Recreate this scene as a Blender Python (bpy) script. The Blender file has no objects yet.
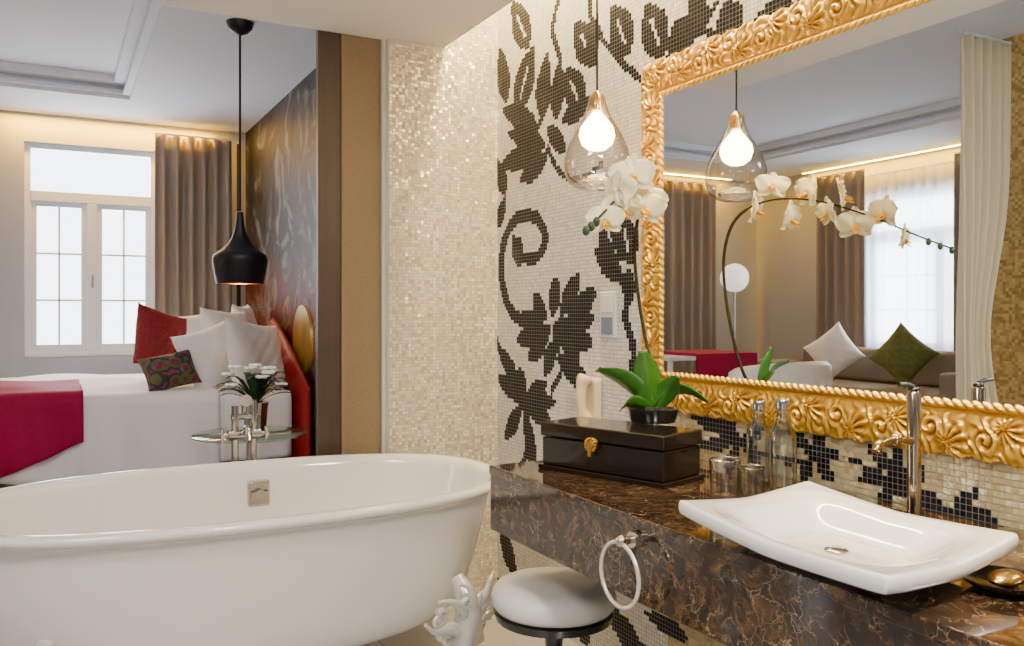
import bpy, bmesh, math, random
from mathutils import Vector, Matrix, noise
random.seed(4)
D=math.radians
# ---------------------------------------------------------------- camera model
YAW=D(28.2); FPX=853.33; HOR=312; CAM=Vector((-1.6,0,1.15)); H=1.15
FW=Vector((math.sin(YAW),math.cos(YAW),0)); RT=Vector((math.cos(YAW),-math.sin(YAW),0)); UP=Vector((0,0,1))
def ray(px,py): return FW+RT*((px-512)/FPX)+Vector((0,0,(HOR-py)/FPX))
def onx(px,py,X=0.0):
    d=ray(px,py); return CAM+d*((X-CAM.x)/d.x)
def ony(px,py,Y):
    d=ray(px,py); return CAM+d*(Y/d.y)
def onz(px,py,Z):
    d=ray(px,py); return CAM+d*((Z-H)/d.z)
cam=bpy.data.cameras.new("camera"); cam.lens=30; cam.shift_y=-0.0107; cam.clip_start=0.05
co=bpy.data.objects.new("camera",cam); bpy.context.collection.objects.link(co)
co.location=CAM; co.rotation_euler=(D(90),0,-YAW); bpy.context.scene.camera=co

# ---------------------------------------------------------------- helpers
def link(o): bpy.context.collection.objects.link(o); return o
def newmat(name):
    m=bpy.data.materials.new(name); m.use_nodes=True
    return m,m.node_tree,m.node_tree.nodes["Principled BSDF"]
def pm(name,col,rough=.5,metal=0,coat=0,spec=.5,bump=0,bscale=50,vary=0,sheen=0,emit=0,ecol=None,sss=0):
    m,nt,b=newmat(name)
    b.inputs["Base Color"].default_value=(*col,1); b.inputs["Roughness"].default_value=rough
    b.inputs["Metallic"].default_value=metal; b.inputs["Coat Weight"].default_value=coat
    b.inputs["Specular IOR Level"].default_value=spec
    b.inputs["Sheen Weight"].default_value=sheen
    if emit: 
        b.inputs["Emission Color"].default_value=(*(ecol or col),1); b.inputs["Emission Strength"].default_value=emit
    tc=nt.nodes.new("ShaderNodeTexCoord")
    n=nt.nodes.new("ShaderNodeTexNoise"); n.inputs["Scale"].default_value=bscale; n.inputs["Detail"].default_value=5
    nt.links.new(tc.outputs["Object"],n.inputs["Vector"])
    if bump:
        bp=nt.nodes.new("ShaderNodeBump"); bp.inputs["Strength"].default_value=bump; bp.inputs["Distance"].default_value=.01
        nt.links.new(n.outputs["Fac"],bp.inputs["Height"]); nt.links.new(bp.outputs["Normal"],b.inputs["Normal"])
    if vary:
        mx=nt.nodes.new("ShaderNodeMixRGB"); mx.inputs[1].default_value=(*[c*(1-vary) for c in col],1)
        mx.inputs[2].default_value=(*[min(1,c*(1+vary)) for c in col],1)
        nt.links.new(n.outputs["Fac"],mx.inputs[0]); nt.links.new(mx.outputs[0],b.inputs["Base Color"])
    return m
def thin_glass(name,tint=(.97,.98,1),edge=(.75,.72,.8),refl=1.0,pw_=2.0):
    m=bpy.data.materials.new(name); m.use_nodes=True; nt=m.node_tree; nt.nodes.clear()
    out=nt.nodes.new("ShaderNodeOutputMaterial"); tr=nt.nodes.new("ShaderNodeBsdfTransparent")
    gl=nt.nodes.new("ShaderNodeBsdfGlossy"); gl.inputs["Roughness"].default_value=.02
    lw=nt.nodes.new("ShaderNodeLayerWeight"); lw.inputs["Blend"].default_value=.3
    pw=nt.nodes.new("ShaderNodeMath"); pw.operation='POWER'; pw.inputs[1].default_value=pw_
    nt.links.new(lw.outputs["Facing"],pw.inputs[0])
    mc=nt.nodes.new("ShaderNodeMixRGB"); mc.inputs[1].default_value=(*tint,1); mc.inputs[2].default_value=(*edge,1)
    nt.links.new(pw.outputs[0],mc.inputs[0]); nt.links.new(mc.outputs[0],tr.inputs["Color"])
    mt=nt.nodes.new("ShaderNodeMath"); mt.operation='MULTIPLY_ADD'; mt.inputs[1].default_value=.30*refl; mt.inputs[2].default_value=.05*refl
    mt.use_clamp=True
    nt.links.new(pw.outputs[0],mt.inputs[0])
    ms=nt.nodes.new("ShaderNodeMixShader"); nt.links.new(mt.outputs[0],ms.inputs[0])
    nt.links.new(tr.outputs[0],ms.inputs[1]); nt.links.new(gl.outputs[0],ms.inputs[2]); nt.links.new(ms.outputs[0],out.inputs[0])
    return m
def mo(name,verts,faces,mat,smooth=False,loc=None,mi=None,autosm=None):
    me=bpy.data.meshes.new(name); me.from_pydata([tuple(v) for v in verts],[],faces); me.update()
    ms=mat if isinstance(mat,list) else [mat]
    for m in ms: me.materials.append(m)
    if mi: me.polygons.foreach_set("material_index",mi)
    if smooth: me.polygons.foreach_set("use_smooth",[True]*len(me.polygons))
    o=link(bpy.data.objects.new(name,me))
    if loc is not None: o.location=loc
    return o
def recalc(o):
    bm=bmesh.new(); bm.from_mesh(o.data); bmesh.ops.recalc_face_normals(bm,faces=bm.faces); bm.to_mesh(o.data); bm.free(); return o
def root(name,label,cat,loc=(0,0,0),group=None,rz=0):
    o=link(bpy.data.objects.new(name,None)); o.empty_display_size=.05; o.location=loc; o.rotation_euler=(0,0,rz)
    o["label"]=label; o["category"]=cat
    if group: o["group"]=group
    return o
def tag(o,label,cat,group=None):
    o["label"]=label; o["category"]=cat
    if group: o["group"]=group
    return o
def par(p,*cs):
    for c in cs: c.parent=p
def struct(o): o["kind"]="structure"; o["label"]=o.name.replace("_"," "); return o
class MB:   # mesh builder
    def __init__(s): s.v=[]; s.f=[]
    def add(s,v,f):
        n=len(s.v); s.v+= [tuple(a) for a in v]; s.f+=[tuple(i+n for i in q) for q in f]; return s
    def box(s,a,b):
        x0,y0,z0=a; x1,y1,z1=b
        v=[(x0,y0,z0),(x1,y0,z0),(x1,y1,z0),(x0,y1,z0),(x0,y0,z1),(x1,y0,z1),(x1,y1,z1),(x0,y1,z1)]
        return s.add(v,[(0,3,2,1),(4,5,6,7),(0,1,5,4),(1,2,6,5),(2,3,7,6),(3,0,4,7)])
    def lathe(s,prof,n=32,c=(0,0,0),cap=True):
        v=[];f=[]
        for r,z in prof:
            for i in range(n):
                a=2*math.pi*i/n; v.append((c[0]+r*math.cos(a),c[1]+r*math.sin(a),c[2]+z))
        for j in range(len(prof)-1):
            for i in range(n):
                k=(i+1)%n; f.append((j*n+i,j*n+k,(j+1)*n+k,(j+1)*n+i))
        if cap:
            f.append(tuple(range(n))[::-1]); f.append(tuple((len(prof)-1)*n+i for i in range(n)))
        return s.add(v,f)
    def tube(s,pts,rad,n=10,flat=1.0):
        pts=[Vector(p) for p in pts]; m=len(pts); v=[];f=[]
        rr=list(rad) if isinstance(rad,(list,tuple)) else [rad]*m
        if len(rr)<m: rr=rr+[rr[-1]]*(m-len(rr))
        up=None
        for i,p in enumerate(pts):
            t=(pts[min(i+1,m-1)]-pts[max(i-1,0)]).normalized()
            if up is None:
                up=Vector((0,0,1)) if abs(t.z)<.9 else Vector((1,0,0))
            a=(up-t*up.dot(t)).normalized(); up=a; b=t.cross(a)
            for k in range(n):
                g=2*math.pi*k/n; v.append(p+a*math.cos(g)*rr[i]*flat+b*math.sin(g)*rr[i])
        for i in range(m-1):
            for k in range(n):
                q=(k+1)%n; f.append((i*n+k,i*n+q,(i+1)*n+q,(i+1)*n+k))
        f.append(tuple(range(n))[::-1]); f.append(tuple((m-1)*n+k for k in range(n)))
        return s.add(v,f)
    def ell(s,c,r,n=16,m=10,rot=None):
        v=[];f=[]
        for j in range(m+1):
            ph=math.pi*j/m
            for i in range(n):
                a=2*math.pi*i/n
                p=Vector((r[0]*math.sin(ph)*math.cos(a),r[1]*math.sin(ph)*math.sin(a),r[2]*math.cos(ph)))
                if rot: p=rot@p
                v.append(Vector(c)+p)
        for j in range(m):
            for i in range(n):
                k=(i+1)%n; f.append((j*n+i,(j+1)*n+i,(j+1)*n+k,j*n+k))
        return s.add(v,f)
    def obj(s,name,mat,smooth=True,loc=None,bevel=0,seg=2,sub=0):
        o=mo(name,s.v,s.f,mat,smooth,loc)
        bm=bmesh.new(); bm.from_mesh(o.data); bmesh.ops.remove_doubles(bm,verts=bm.verts,dist=1e-5)
        bmesh.ops.recalc_face_normals(bm,faces=bm.faces); bm.to_mesh(o.data); bm.free()
        if bevel:
            b=o.modifiers.new("bevel","BEVEL"); b.width=bevel; b.segments=seg; b.limit_method='ANGLE'
            if smooth: b.harden_normals=True
        if sub:
            q=o.modifiers.new("sub","SUBSURF"); q.levels=sub; q.render_levels=sub
        if smooth and not sub:
            try: o.data.set_sharp_from_angle(angle=D(40))
            except Exception: pass
        return o
def catmull(pts,n=8):
    pts=[Vector(p) for p in pts]; P=[pts[0]*2-pts[1]]+pts+[pts[-1]*2-pts[-2]]; out=[]
    for i in range(1,len(P)-2):
        for k in range(n):
            t=k/n; a,b,c,d=P[i-1],P[i],P[i+1],P[i+2]
            out.append(.5*((2*b)+(c-a)*t+(2*a-5*b+4*c-d)*t*t+(3*b-a-3*c+d)*t**3))
    out.append(pts[-1]); return out
def lerp(a,b,t): return a+(b-a)*t
def interp(xs,ys,x):
    if x<=xs[0]: return ys[0]
    for i in range(len(xs)-1):
        if x<=xs[i+1]: return lerp(ys[i],ys[i+1],(x-xs[i])/(xs[i+1]-xs[i]))
    return ys[-1]
def place(r,*cs):
    for c_ in cs: c_.parent=r; c_.matrix_parent_inverse=Matrix.Translation(-r.location)

# ---------------------------------------------------------------- materials
def tile_mat(name,c1,c2,pitch,rough=.2,metal=0,spark=None,bump=.12,coat=.4,spec=.5):
    m,nt,b=newmat(name)
    tc=nt.nodes.new("ShaderNodeTexCoord"); sn=nt.nodes.new("ShaderNodeVectorMath"); sn.operation='SNAP'
    sn.inputs[1].default_value=(pitch,pitch,pitch)
    wn=nt.nodes.new("ShaderNodeTexWhiteNoise"); wn.noise_dimensions='3D'
    nt.links.new(tc.outputs["Object"],sn.inputs[0]); nt.links.new(sn.outputs[0],wn.inputs["Vector"])
    r=nt.nodes.new("ShaderNodeValToRGB"); r.color_ramp.elements[0].color=(*c1,1); r.color_ramp.elements[1].color=(*c2,1)
    if spark:
        e=r.color_ramp.elements.new(.88); e.color=(*c2,1); r.color_ramp.elements[-1].color=(*spark,1)
    nt.links.new(wn.outputs["Value"],r.inputs[0]); nt.links.new(r.outputs[0],b.inputs["Base Color"])
    b.inputs["Roughness"].default_value=rough; b.inputs["Metallic"].default_value=metal; b.inputs["Specular IOR Level"].default_value=spec
    b.inputs["Coat Weight"].default_value=coat; b.inputs["Coat Roughness"].default_value=.10
    n2=nt.nodes.new("ShaderNodeNewGeometry"); sb=nt.nodes.new("ShaderNodeVectorMath"); sb.operation='SUBTRACT'; sb.inputs[1].default_value=(.5,.5,.5)
    sc=nt.nodes.new("ShaderNodeVectorMath"); sc.operation='SCALE'; sc.inputs["Scale"].default_value=bump
    ad=nt.nodes.new("ShaderNodeVectorMath"); ad.operation='ADD'; nm=nt.nodes.new("ShaderNodeVectorMath"); nm.operation='NORMALIZE'
    nt.links.new(wn.outputs["Color"],sb.inputs[0]); nt.links.new(sb.outputs[0],sc.inputs[0]); nt.links.new(sc.outputs[0],ad.inputs[0]); nt.links.new(n2.outputs["Normal"],ad.inputs[1])
    nt.links.new(ad.outputs[0],nm.inputs[0]); nt.links.new(nm.outputs[0],b.inputs["Normal"]); nt.links.new(nm.outputs[0],b.inputs["Coat Normal"])
    return m
PT=.0130
M_tile=tile_mat("mosaic_white",(.80,.76,.71),(.98,.96,.93),PT,.25)
M_tile_refl=tile_mat("mosaic_white_gold_refl",(.50,.40,.20),(.80,.67,.38),PT,.2,.3)  # tiles below the mirror, gold reflection painted into their colour
M_tiled=tile_mat("mosaic_dark",(.0015,.0015,.003),(.016,.015,.021),PT,.35,0,None,.05,.0,.15)
M_grout=pm("grout",(.42,.39,.34),.9)
M_pearl=tile_mat("mosaic_pearl",(.68,.57,.40),(.96,.87,.70),PT,.16,.2,(1,.97,.80),.40)
M_wall=pm("bedroom_paint",(.42,.45,.49),.8,bump=.05)
M_ceil=pm("ceiling_paint",(.74,.79,.86),.85)
M_soff=pm("soffit_paint",(.96,.94,.90),.85)
M_white=pm("white_gloss_enamel",(.91,.88,.82),.12,coat=.6)
M_porc=pm("white_porcelain",(.93,.92,.91),.08,coat=.8)
M_chrome=pm("chrome",(.56,.54,.52),.07,1)
M_chrome_refl=pm("chrome_bronze_refl",(.48,.38,.27),.08,1)  # chrome with bronze reflections tinted into the base colour
M_ringm=pm("satin_nickel",(.66,.60,.50),.2,1)
M_black=pm("matte_black",(.005,.005,.007),.45,spec=.3)
M_blackgl=pm("gloss_black",(.01,.01,.01),.15,coat=.5)
M_goldin=pm("brass_inner",(.85,.50,.14),.3,1)
M_brass=pm("brass",(.72,.45,.12),.2,1)
M_winfr=pm("window_white",(.74,.79,.86),.4)
M_curt=pm("curtain_taupe",(.29,.235,.185),.85,sheen=.1,bump=.3,bscale=300)
M_sheer=pm("curtain_cream",(.86,.74,.52),.8)
M_linen=pm("white_linen",(.92,.90,.89),.8,bump=.15,bscale=14)
M_mag=pm("magenta_velvet",(.32,.001,.05),.7,bump=.2,bscale=30,vary=.25,spec=.2)
M_red=pm("red_velvet",(.28,.002,.004),.5,spec=.3)
M_redc=pm("red_brocade",(.22,.012,.018),.6,bump=.5,bscale=60,vary=.8,spec=.3)
M_wood=pm("tan_grasscloth_panel",(.25,.18,.105),.6,bump=.15,spec=.2)
M_wood2=pm("dark_wood_panel",(.065,.040,.024),.4)
M_darkf=pm("dark_curtain_fabric",(.03,.023,.022),.85)
M_trimc=pm("cream_edge_trim",(.62,.56,.46),.5)
M_glass=thin_glass("clear_glass",(.96,.97,.97),(.25,.27,.28),2.6,1.4)
M_glassp=thin_glass("pendant_glass",(.985,.97,.95),(.28,.23,.20),2.6,1.4)
M_bot=thin_glass("bottle_glass",(.90,.93,.93),(.02,.03,.03),3.0,1.1)
M_pane=thin_glass("window_pane",(1,1,1),(.97,.98,1),.3)
M_gtop=thin_glass("green_edge_glass",(.80,.93,.88),(.3,.5,.42),2.0)
M_mirror=pm("mirror_silver",(.87,.90,.91),.0,1)
M_boxw=pm("dark_lacquer",(.010,.005,.0035),.18,coat=.4)
M_leaf=pm("orchid_leaf",(.030,.13,.009),.25,coat=.3,vary=.5,bscale=8)
M_leafd=pm("dark_foliage",(.02,.06,.02),.4,vary=.4,bscale=12)
M_petal=pm("orchid_petal",(.96,.86,.54),.5,vary=.06,bscale=20)
M_lip=pm("orchid_lip",(.85,.42,.01),.5)
M_lily=pm("lily_petal",(.95,.94,.90),.5)
M_stem=pm("orchid_stem",(.035,.026,.010),.6,spec=.2)
M_soil=pm("dark_moss",(.03,.025,.015),.9,bump=1,bscale=80)
M_sofa=pm("beige_sofa_fabric",(.24,.20,.155),.8,bump=.3,bscale=200)
M_green=pm("green_cushion_fabric",(.12,.13,.02),.7,vary=.5,bscale=30)
M_creamp=pm("cream_plastic",(.74,.60,.40),.35)
M_leather=pm("cream_leather",(.90,.86,.80),.4,coat=.1)
def cavity(name,lo,mid,hi,metal,rough):  # shade in creases and bright ridges painted into the base colour
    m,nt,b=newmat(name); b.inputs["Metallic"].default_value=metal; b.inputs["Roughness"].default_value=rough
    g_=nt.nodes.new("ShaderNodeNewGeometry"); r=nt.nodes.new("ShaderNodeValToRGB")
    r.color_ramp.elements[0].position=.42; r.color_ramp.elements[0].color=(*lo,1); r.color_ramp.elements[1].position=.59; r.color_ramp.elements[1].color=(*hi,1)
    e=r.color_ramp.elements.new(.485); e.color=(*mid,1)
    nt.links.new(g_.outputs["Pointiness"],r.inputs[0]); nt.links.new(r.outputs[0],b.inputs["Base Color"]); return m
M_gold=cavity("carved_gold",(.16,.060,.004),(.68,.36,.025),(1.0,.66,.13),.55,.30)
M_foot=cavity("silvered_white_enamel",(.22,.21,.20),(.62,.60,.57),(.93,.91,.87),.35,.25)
M_voile=bpy.data.materials.new("white_voile"); M_voile.use_nodes=True; nt=M_voile.node_tree; nt.nodes.clear()
o_=nt.nodes.new("ShaderNodeOutputMaterial"); a_=nt.nodes.new("ShaderNodeBsdfTranslucent"); a_.inputs[0].default_value=(.95,.96,.97,1)
d_=nt.nodes.new("ShaderNodeBsdfDiffuse"); d_.inputs[0].default_value=(.9,.9,.9,1); t_=nt.nodes.new("ShaderNodeBsdfTransparent")
m1=nt.nodes.new("ShaderNodeMixShader"); m1.inputs[0].default_value=.2; m2=nt.nodes.new("ShaderNodeMixShader"); m2.inputs[0].default_value=.18
nt.links.new(a_.outputs[0],m1.inputs[1]); nt.links.new(d_.outputs[0],m1.inputs[2]); nt.links.new(m1.outputs[0],m2.inputs[1]); nt.links.new(t_.outputs[0],m2.inputs[2]); nt.links.new(m2.outputs[0],o_.inputs[0])

def wood_grain(m,sc=(160,160,3),k=.3):
    nt=m.node_tree; b=nt.nodes["Principled BSDF"]; tc=nt.nodes.new("ShaderNodeTexCoord"); mp=nt.nodes.new("ShaderNodeMapping")
    mp.inputs["Scale"].default_value=sc; n=nt.nodes.new("ShaderNodeTexNoise"); n.inputs["Scale"].default_value=1; n.inputs["Detail"].default_value=4
    r=nt.nodes.new("ShaderNodeValToRGB"); c=b.inputs["Base Color"].default_value
    r.color_ramp.elements[0].color=(c[0]*(1-k),c[1]*(1-k),c[2]*(1-k),1); r.color_ramp.elements[1].color=(c[0]*(1+k),c[1]*(1+k),c[2]*(1+k),1)
    nt.links.new(tc.outputs["Object"],mp.inputs[0]); nt.links.new(mp.outputs[0],n.inputs["Vector"]); nt.links.new(n.outputs["Fac"],r.inputs[0]); nt.links.new(r.outputs[0],b.inputs["Base Color"])
wood_grain(M_wood,(100,100,200),.3); wood_grain(M_wood2)
# marble
M_marble,nt,b=newmat("brown_marble")
tc=nt.nodes.new("ShaderNodeTexCoord")
nz=nt.nodes.new("ShaderNodeTexNoise"); nz.inputs["Scale"].default_value=9; nz.inputs["Detail"].default_value=6
ad=nt.nodes.new("ShaderNodeMixRGB"); ad.blend_type='ADD'; ad.inputs[0].default_value=.22
nt.links.new(tc.outputs["Object"],nz.inputs["Vector"]); nt.links.new(tc.outputs["Object"],ad.inputs[1]); nt.links.new(nz.outputs["Color"],ad.inputs[2])
def vein(scale,w,col,prev,lo=.42,hi=.6,k=1.0):
    v=nt.nodes.new("ShaderNodeTexVoronoi"); v.feature='DISTANCE_TO_EDGE'; v.inputs["Scale"].default_value=scale
    nt.links.new(ad.outputs[0],v.inputs["Vector"])
    r=nt.nodes.new("ShaderNodeValToRGB"); r.color_ramp.elements[0].position=0; r.color_ramp.elements[0].color=(k,k,k,1); r.color_ramp.elements[1].position=w; r.color_ramp.elements[1].color=(0,0,0,1)
    nt.links.new(v.outputs["Distance"],r.inputs[0])
    n3=nt.nodes.new("ShaderNodeTexNoise"); n3.inputs["Scale"].default_value=scale*.9; nt.links.new(tc.outputs["Object"],n3.inputs["Vector"])
    r3=nt.nodes.new("ShaderNodeValToRGB"); r3.color_ramp.elements[0].position=lo; r3.color_ramp.elements[1].position=hi; nt.links.new(n3.outputs["Fac"],r3.inputs[0])
    mm=nt.nodes.new("ShaderNodeMath"); mm.operation='MULTIPLY'; nt.links.new(r.outputs[0],mm.inputs[0]); nt.links.new(r3.outputs[0],mm.inputs[1])
    mx=nt.nodes.new("ShaderNodeMixRGB"); nt.links.new(mm.outputs[0],mx.inputs[0]); nt.links.new(prev,mx.inputs[1]); mx.inputs[2].default_value=(*col,1)
    return mx.outputs[0]
n4=nt.nodes.new("ShaderNodeTexNoise"); n4.inputs["Scale"].default_value=24; n4.inputs["Detail"].default_value=8; nt.links.new(ad.outputs[0],n4.inputs["Vector"])
r4=nt.nodes.new("ShaderNodeValToRGB"); cr=r4.color_ramp; cr.elements[0].position=.3; cr.elements[0].color=(.008,.0045,.003,1); cr.elements[1].position=.76; cr.elements[1].color=(.16,.085,.038,1)
e=cr.elements.new(.54); e.color=(.040,.020,.011,1)
nt.links.new(n4.outputs["Fac"],r4.inputs[0])
c=vein(38,.06,(.26,.16,.08),r4.outputs[0],.42,.60,.8); c=vein(17,.016,(.55,.41,.25),c,.46,.62,.85)
nt.links.new(c,b.inputs["Base Color"]); b.inputs["Roughness"].default_value=.06; b.inputs["Coat Weight"].default_value=.35
# mural
M_mural,nt,b=newmat("abstract_mural")
tc=nt.nodes.new("ShaderNodeTexCoord"); sp=nt.nodes.new("ShaderNodeSeparateXYZ"); nt.links.new(tc.outputs["Object"],sp.inputs[0])
n1=nt.nodes.new("ShaderNodeTexNoise"); n1.inputs["Scale"].default_value=1.6; n1.inputs["Detail"].default_value=9; n1.inputs["Distortion"].default_value=2.4
nt.links.new(tc.outputs["Object"],n1.inputs["Vector"])
ra=nt.nodes.new("ShaderNodeValToRGB"); q=ra.color_ramp; q.elements[0].position=.36; q.elements[0].color=(.010,.010,.012,1); q.elements[1].position=.74; q.elements[1].color=(.24,.24,.25,1)
for p_,c_ in((.48,(.040,.040,.045)),(.53,(.014,.014,.017)),(.58,(.09,.09,.095))):
    e=q.elements.new(p_); e.color=(*c_,1)
rb=nt.nodes.new("ShaderNodeValToRGB"); q=rb.color_ramp; q.elements[0].position=.35; q.elements[0].color=(.03,.02,.02,1); q.elements[1].position=.8; q.elements[1].color=(.4,.28,.05,1)
for p_,c_ in((.43,(.18,.015,.010)),(.48,(.02,.012,.012)),(.52,(.28,.11,.015)),(.56,(.04,.035,.03)),(.61,(.18,.18,.18)),(.66,(.16,.03,.02))):
    e=q.elements.new(p_); e.color=(*c_,1)
nt.links.new(n1.outputs["Fac"],ra.inputs[0]); nt.links.new(n1.outputs["Fac"],rb.inputs[0])
mr=nt.nodes.new("ShaderNodeMapRange"); mr.inputs[1].default_value=1.70; mr.inputs[2].default_value=1.25; nt.links.new(sp.outputs["Z"],mr.inputs[0])
mx=nt.nodes.new("ShaderNodeMixRGB"); nt.links.new(mr.outputs[0],mx.inputs[0]); nt.links.new(ra.outputs[0],mx.inputs[1]); nt.links.new(rb.outputs[0],mx.inputs[2])
nt.links.new(mx.outputs[0],b.inputs["Base Color"]); b.inputs["Roughness"].default_value=.55; b.inputs["Specular IOR Level"].default_value=.2
# floor
M_floor,nt,b=newmat("pale_stone_floor")
tc=nt.nodes.new("ShaderNodeTexCoord"); br=nt.nodes.new("ShaderNodeTexBrick"); br.offset=0; br.inputs["Scale"].default_value=1.0
br.inputs["Brick Width"].default_value=.6; br.inputs["Row Height"].default_value=.6; br.inputs["Mortar Size"].default_value=.003
br.inputs["Color1"].default_value=(.52,.50,.49,1); br.inputs["Color2"].default_value=(.48,.46,.45,1); br.inputs["Mortar"].default_value=(.3,.28,.26,1)
nt.links.new(tc.outputs["Object"],br.inputs["Vector"]); nt.links.new(br.outputs["Color"],b.inputs["Base Color"]); b.inputs["Roughness"].default_value=.2
# patterned cushion
M_pat,nt,b=newmat("patterned_cushion")
tc=nt.nodes.new("ShaderNodeTexCoord"); vo=nt.nodes.new("ShaderNodeTexVoronoi"); vo.inputs["Scale"].default_value=11; nt.links.new(tc.outputs["Object"],vo.inputs["Vector"])
r=nt.nodes.new("ShaderNodeValToRGB"); r.color_ramp.interpolation='CONSTANT'; q=r.color_ramp; q.elements[0].color=(.18,.01,.05,1); q.elements[1].position=.8; q.elements[1].color=(.2,.19,.04,1)
for p_,c_ in((.3,(.09,.10,.03)),(.5,(.03,.02,.03)),(.65,(.2,.03,.08))): e=q.elements.new(p_); e.color=(*c_,1)
nt.links.new(vo.outputs["Distance"],r.inputs[0]); nt.links.new(r.outputs[0],b.inputs["Base Color"]); b.inputs["Roughness"].default_value=.7

# ---------------------------------------------------------------- room shell
CZ=2.88; YW=8.5; XL=-6.7; YB=-1.3; SZ=2.20; YC=3.11; SX0=-1.27
struct(MB().box((XL-.2,YB-.2,-.1),(.3,YW+.2,0)).obj("floor",M_floor,False))
tx0,tx1,ty0,ty1=-5.6,-1.06,3.7,7.6
b_=MB()
b_.box((XL-.2,YB-.2,CZ),(tx0,YW+.2,CZ+.3)).box((tx1,YB-.2,CZ),(.3,YW+.2,CZ+.3)).box((tx0,YB-.2,CZ),(tx1,ty0,CZ+.3)).box((tx0,ty1,CZ),(tx1,YW+.2,CZ+.3)).box((tx0,ty0,CZ+.16),(tx1,ty1,CZ+.3))
struct(b_.obj("ceiling",M_ceil,False))
b_=MB()
for k,(z0,z1,w) in enumerate(((CZ+.10,CZ+.16,.12),(CZ+.03,CZ+.06,.05))):
    b_.box((tx0,ty0,z0),(tx0+w,ty1,z1)).box((tx1-w,ty0,z0),(tx1,ty1,z1)).box((tx0+w,ty0,z0),(tx1-w,ty0+w,z1)).box((tx0+w,ty1-w,z0),(tx1-w,ty1,z1))
struct(b_.obj("trim_1",M_ceil,False))
sf=MB().box((SX0,YB,SZ),(-.235,YC+.03,CZ)).obj("ceiling.001",M_soff,False); struct(sf); sf["label"]="lowered bathroom ceiling"

# ---- mosaic wall
def W(px,py):
    p=onx(px,py,0); return (p.y,p.z)
shapes=[]
def leaf(a,b,w): shapes.append(('l',W(*a),W(*b),w))
def stroke(pts,w):
    P=[Vector((*W(*p),0)) for p in pts]; P=catmull(P,5); shapes.append(('s',[(p.x,p.y) for p in P],w))
def fan(a,tips,w):
    for t in tips: leaf(a,t,w)
stroke([(560,-5),(553,30),(560,60),(553,90),(541,120),(532,150)],.014)
for a,b2,w in [((512,2),(530,48),.13),((500,48),(507,104),.11),((534,45),(517,112),.16),((548,52),(540,116),.11),((560,60),(556,120),.10),((566,66),(584,116),.13),((575,22),(596,64),.13),
 ((502,108),(539,127),.10),((508,132),(546,146),.10),((500,165),(539,153),.10),((520,182),(548,154),.10),((567,153),(548,127),.08),((596,98),(562,121),.08),
 ((513,233),(521,268),.08),((497,158),(506,196),.09),((506,196),(498,228),.07),
 ((646,2),(664,58),.13),((612,6),(630,54),.13),((598,14),(590,62),.08),((670,58),(692,14),.11),((716,38),(744,4),.11),((748,32),(800,4),.09),((690,-4),(706,30),.09),
 ((603,212),(614,252),.13),((622,216),(632,264),.13),((594,250),(624,278),.09),((632,268),(624,296),.08)]:
    leaf(a,b2,w)
for a,b2,w in [((553,320),(557,276),.085),((560,318),(580,274),.09),((566,322),(597,290),.09),((568,328),(595,316),.075),((548,322),(533,294),.08),((546,330),(520,314),.085),((545,336),(516,340),.08),
    ((549,338),(528,360),.08),((555,340),(545,376),.085),((561,338),(581,366),.09),((566,334),(594,344),.08),((556,320),(566,345),.13),((552,330),(572,330),.10),((556,356),(592,388),.09)]: leaf(a,b2,w)
fan((524,402),[(502,348),(520,366),(548,382),(556,402),(552,424),(505,440),(536,478),(498,376)],.080)
fan((742,440),[(690,414),(716,408),(700,448),(722,476),(764,470),(764,428)],.040)
fan((815,455),[(790,430),(826,424),(842,452),(800,486),(836,484)],.038)
fan((896,478),[(868,440),(900,430),(860,480),(880,508),(930,470),(920,505)],.037)
fan((950,512),[(918,492),(980,490),(1000,520),(930,530),(985,535)],.032)
for a,b2,w in [((500,522),(516,578),.10),((496,578),(512,596),.06),((600,606),(640,642),.08),((574,618),(590,644),.07),((645,612),(690,640),.06),((618,640),(660,660),.06)]: leaf(a,b2,w)
stroke([(590,0),(594,25),(618,58),(640,78)],.012)
stroke([(536,216),(518,218),(505,240),(502,275),(510,308),(530,326),(548,330)],.026)
stroke([(536,216),(546,238),(536,258),(522,256),(520,242)],.022)
stroke([(548,148),(560,172),(580,180),(602,165)],.012)
stroke([(495,335),(508,372),(524,402),(530,440),(520,472)],.018)
stroke([(556,340),(562,368),(552,392)],.013)
stroke([(662,64),(684,50),(700,30),(716,4)],.011)
stroke([(700,32),(742,34),(790,26),(838,4)],.011)
stroke([(634,285),(626,315),(634,352),(630,385)],.018)
stroke([(690,442),(742,446),(790,462),(815,458)],.007)
stroke([(850,458),(888,480),(926,508),(1000,530)],.007)
def inpat(y,z):
    for s in shapes:
        if s[0]=='l':
            (ay,az),(by,bz),w=s[1],s[2],s[3]
            if (y<ay-w and y<by-w) or (y>ay+w and y>by+w) or (z<az-w and z<bz-w) or (z>az+w and z>bz+w): continue
            dy,dz=by-ay,bz-az; L=math.hypot(dy,dz)
            t=((y-ay)*dy+(z-az)*dz)/(L*L)
            if t<0 or t>1: continue
            d=abs((y-ay)*dz-(z-az)*dy)/L
            if w>=.128 and d<.0068 and .3<t<.78: continue
            if d<w*.5*math.sin(math.pi*t**1.15)**.75: return True
        else:
            P,w=s[1],s[2]
            if abs(y-P[0][0])>1.2 or abs(z-P[0][1])>1.2: continue
            for i in range(len(P)-1):
                ax,az_=P[i];bx,bz_=P[i+1]
                if abs(y-ax)>.3 or abs(z-az_)>.3: continue
                dx,dz=bx-ax,bz_-az_; l2=dx*dx+dz*dz+1e-9
                t=max(0,min(1,((y-ax)*dx+(z-az_)*dz)/l2))
                if math.hypot(y-ax-t*dx,z-az_-t*dz)<w: return True
    return False
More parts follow.
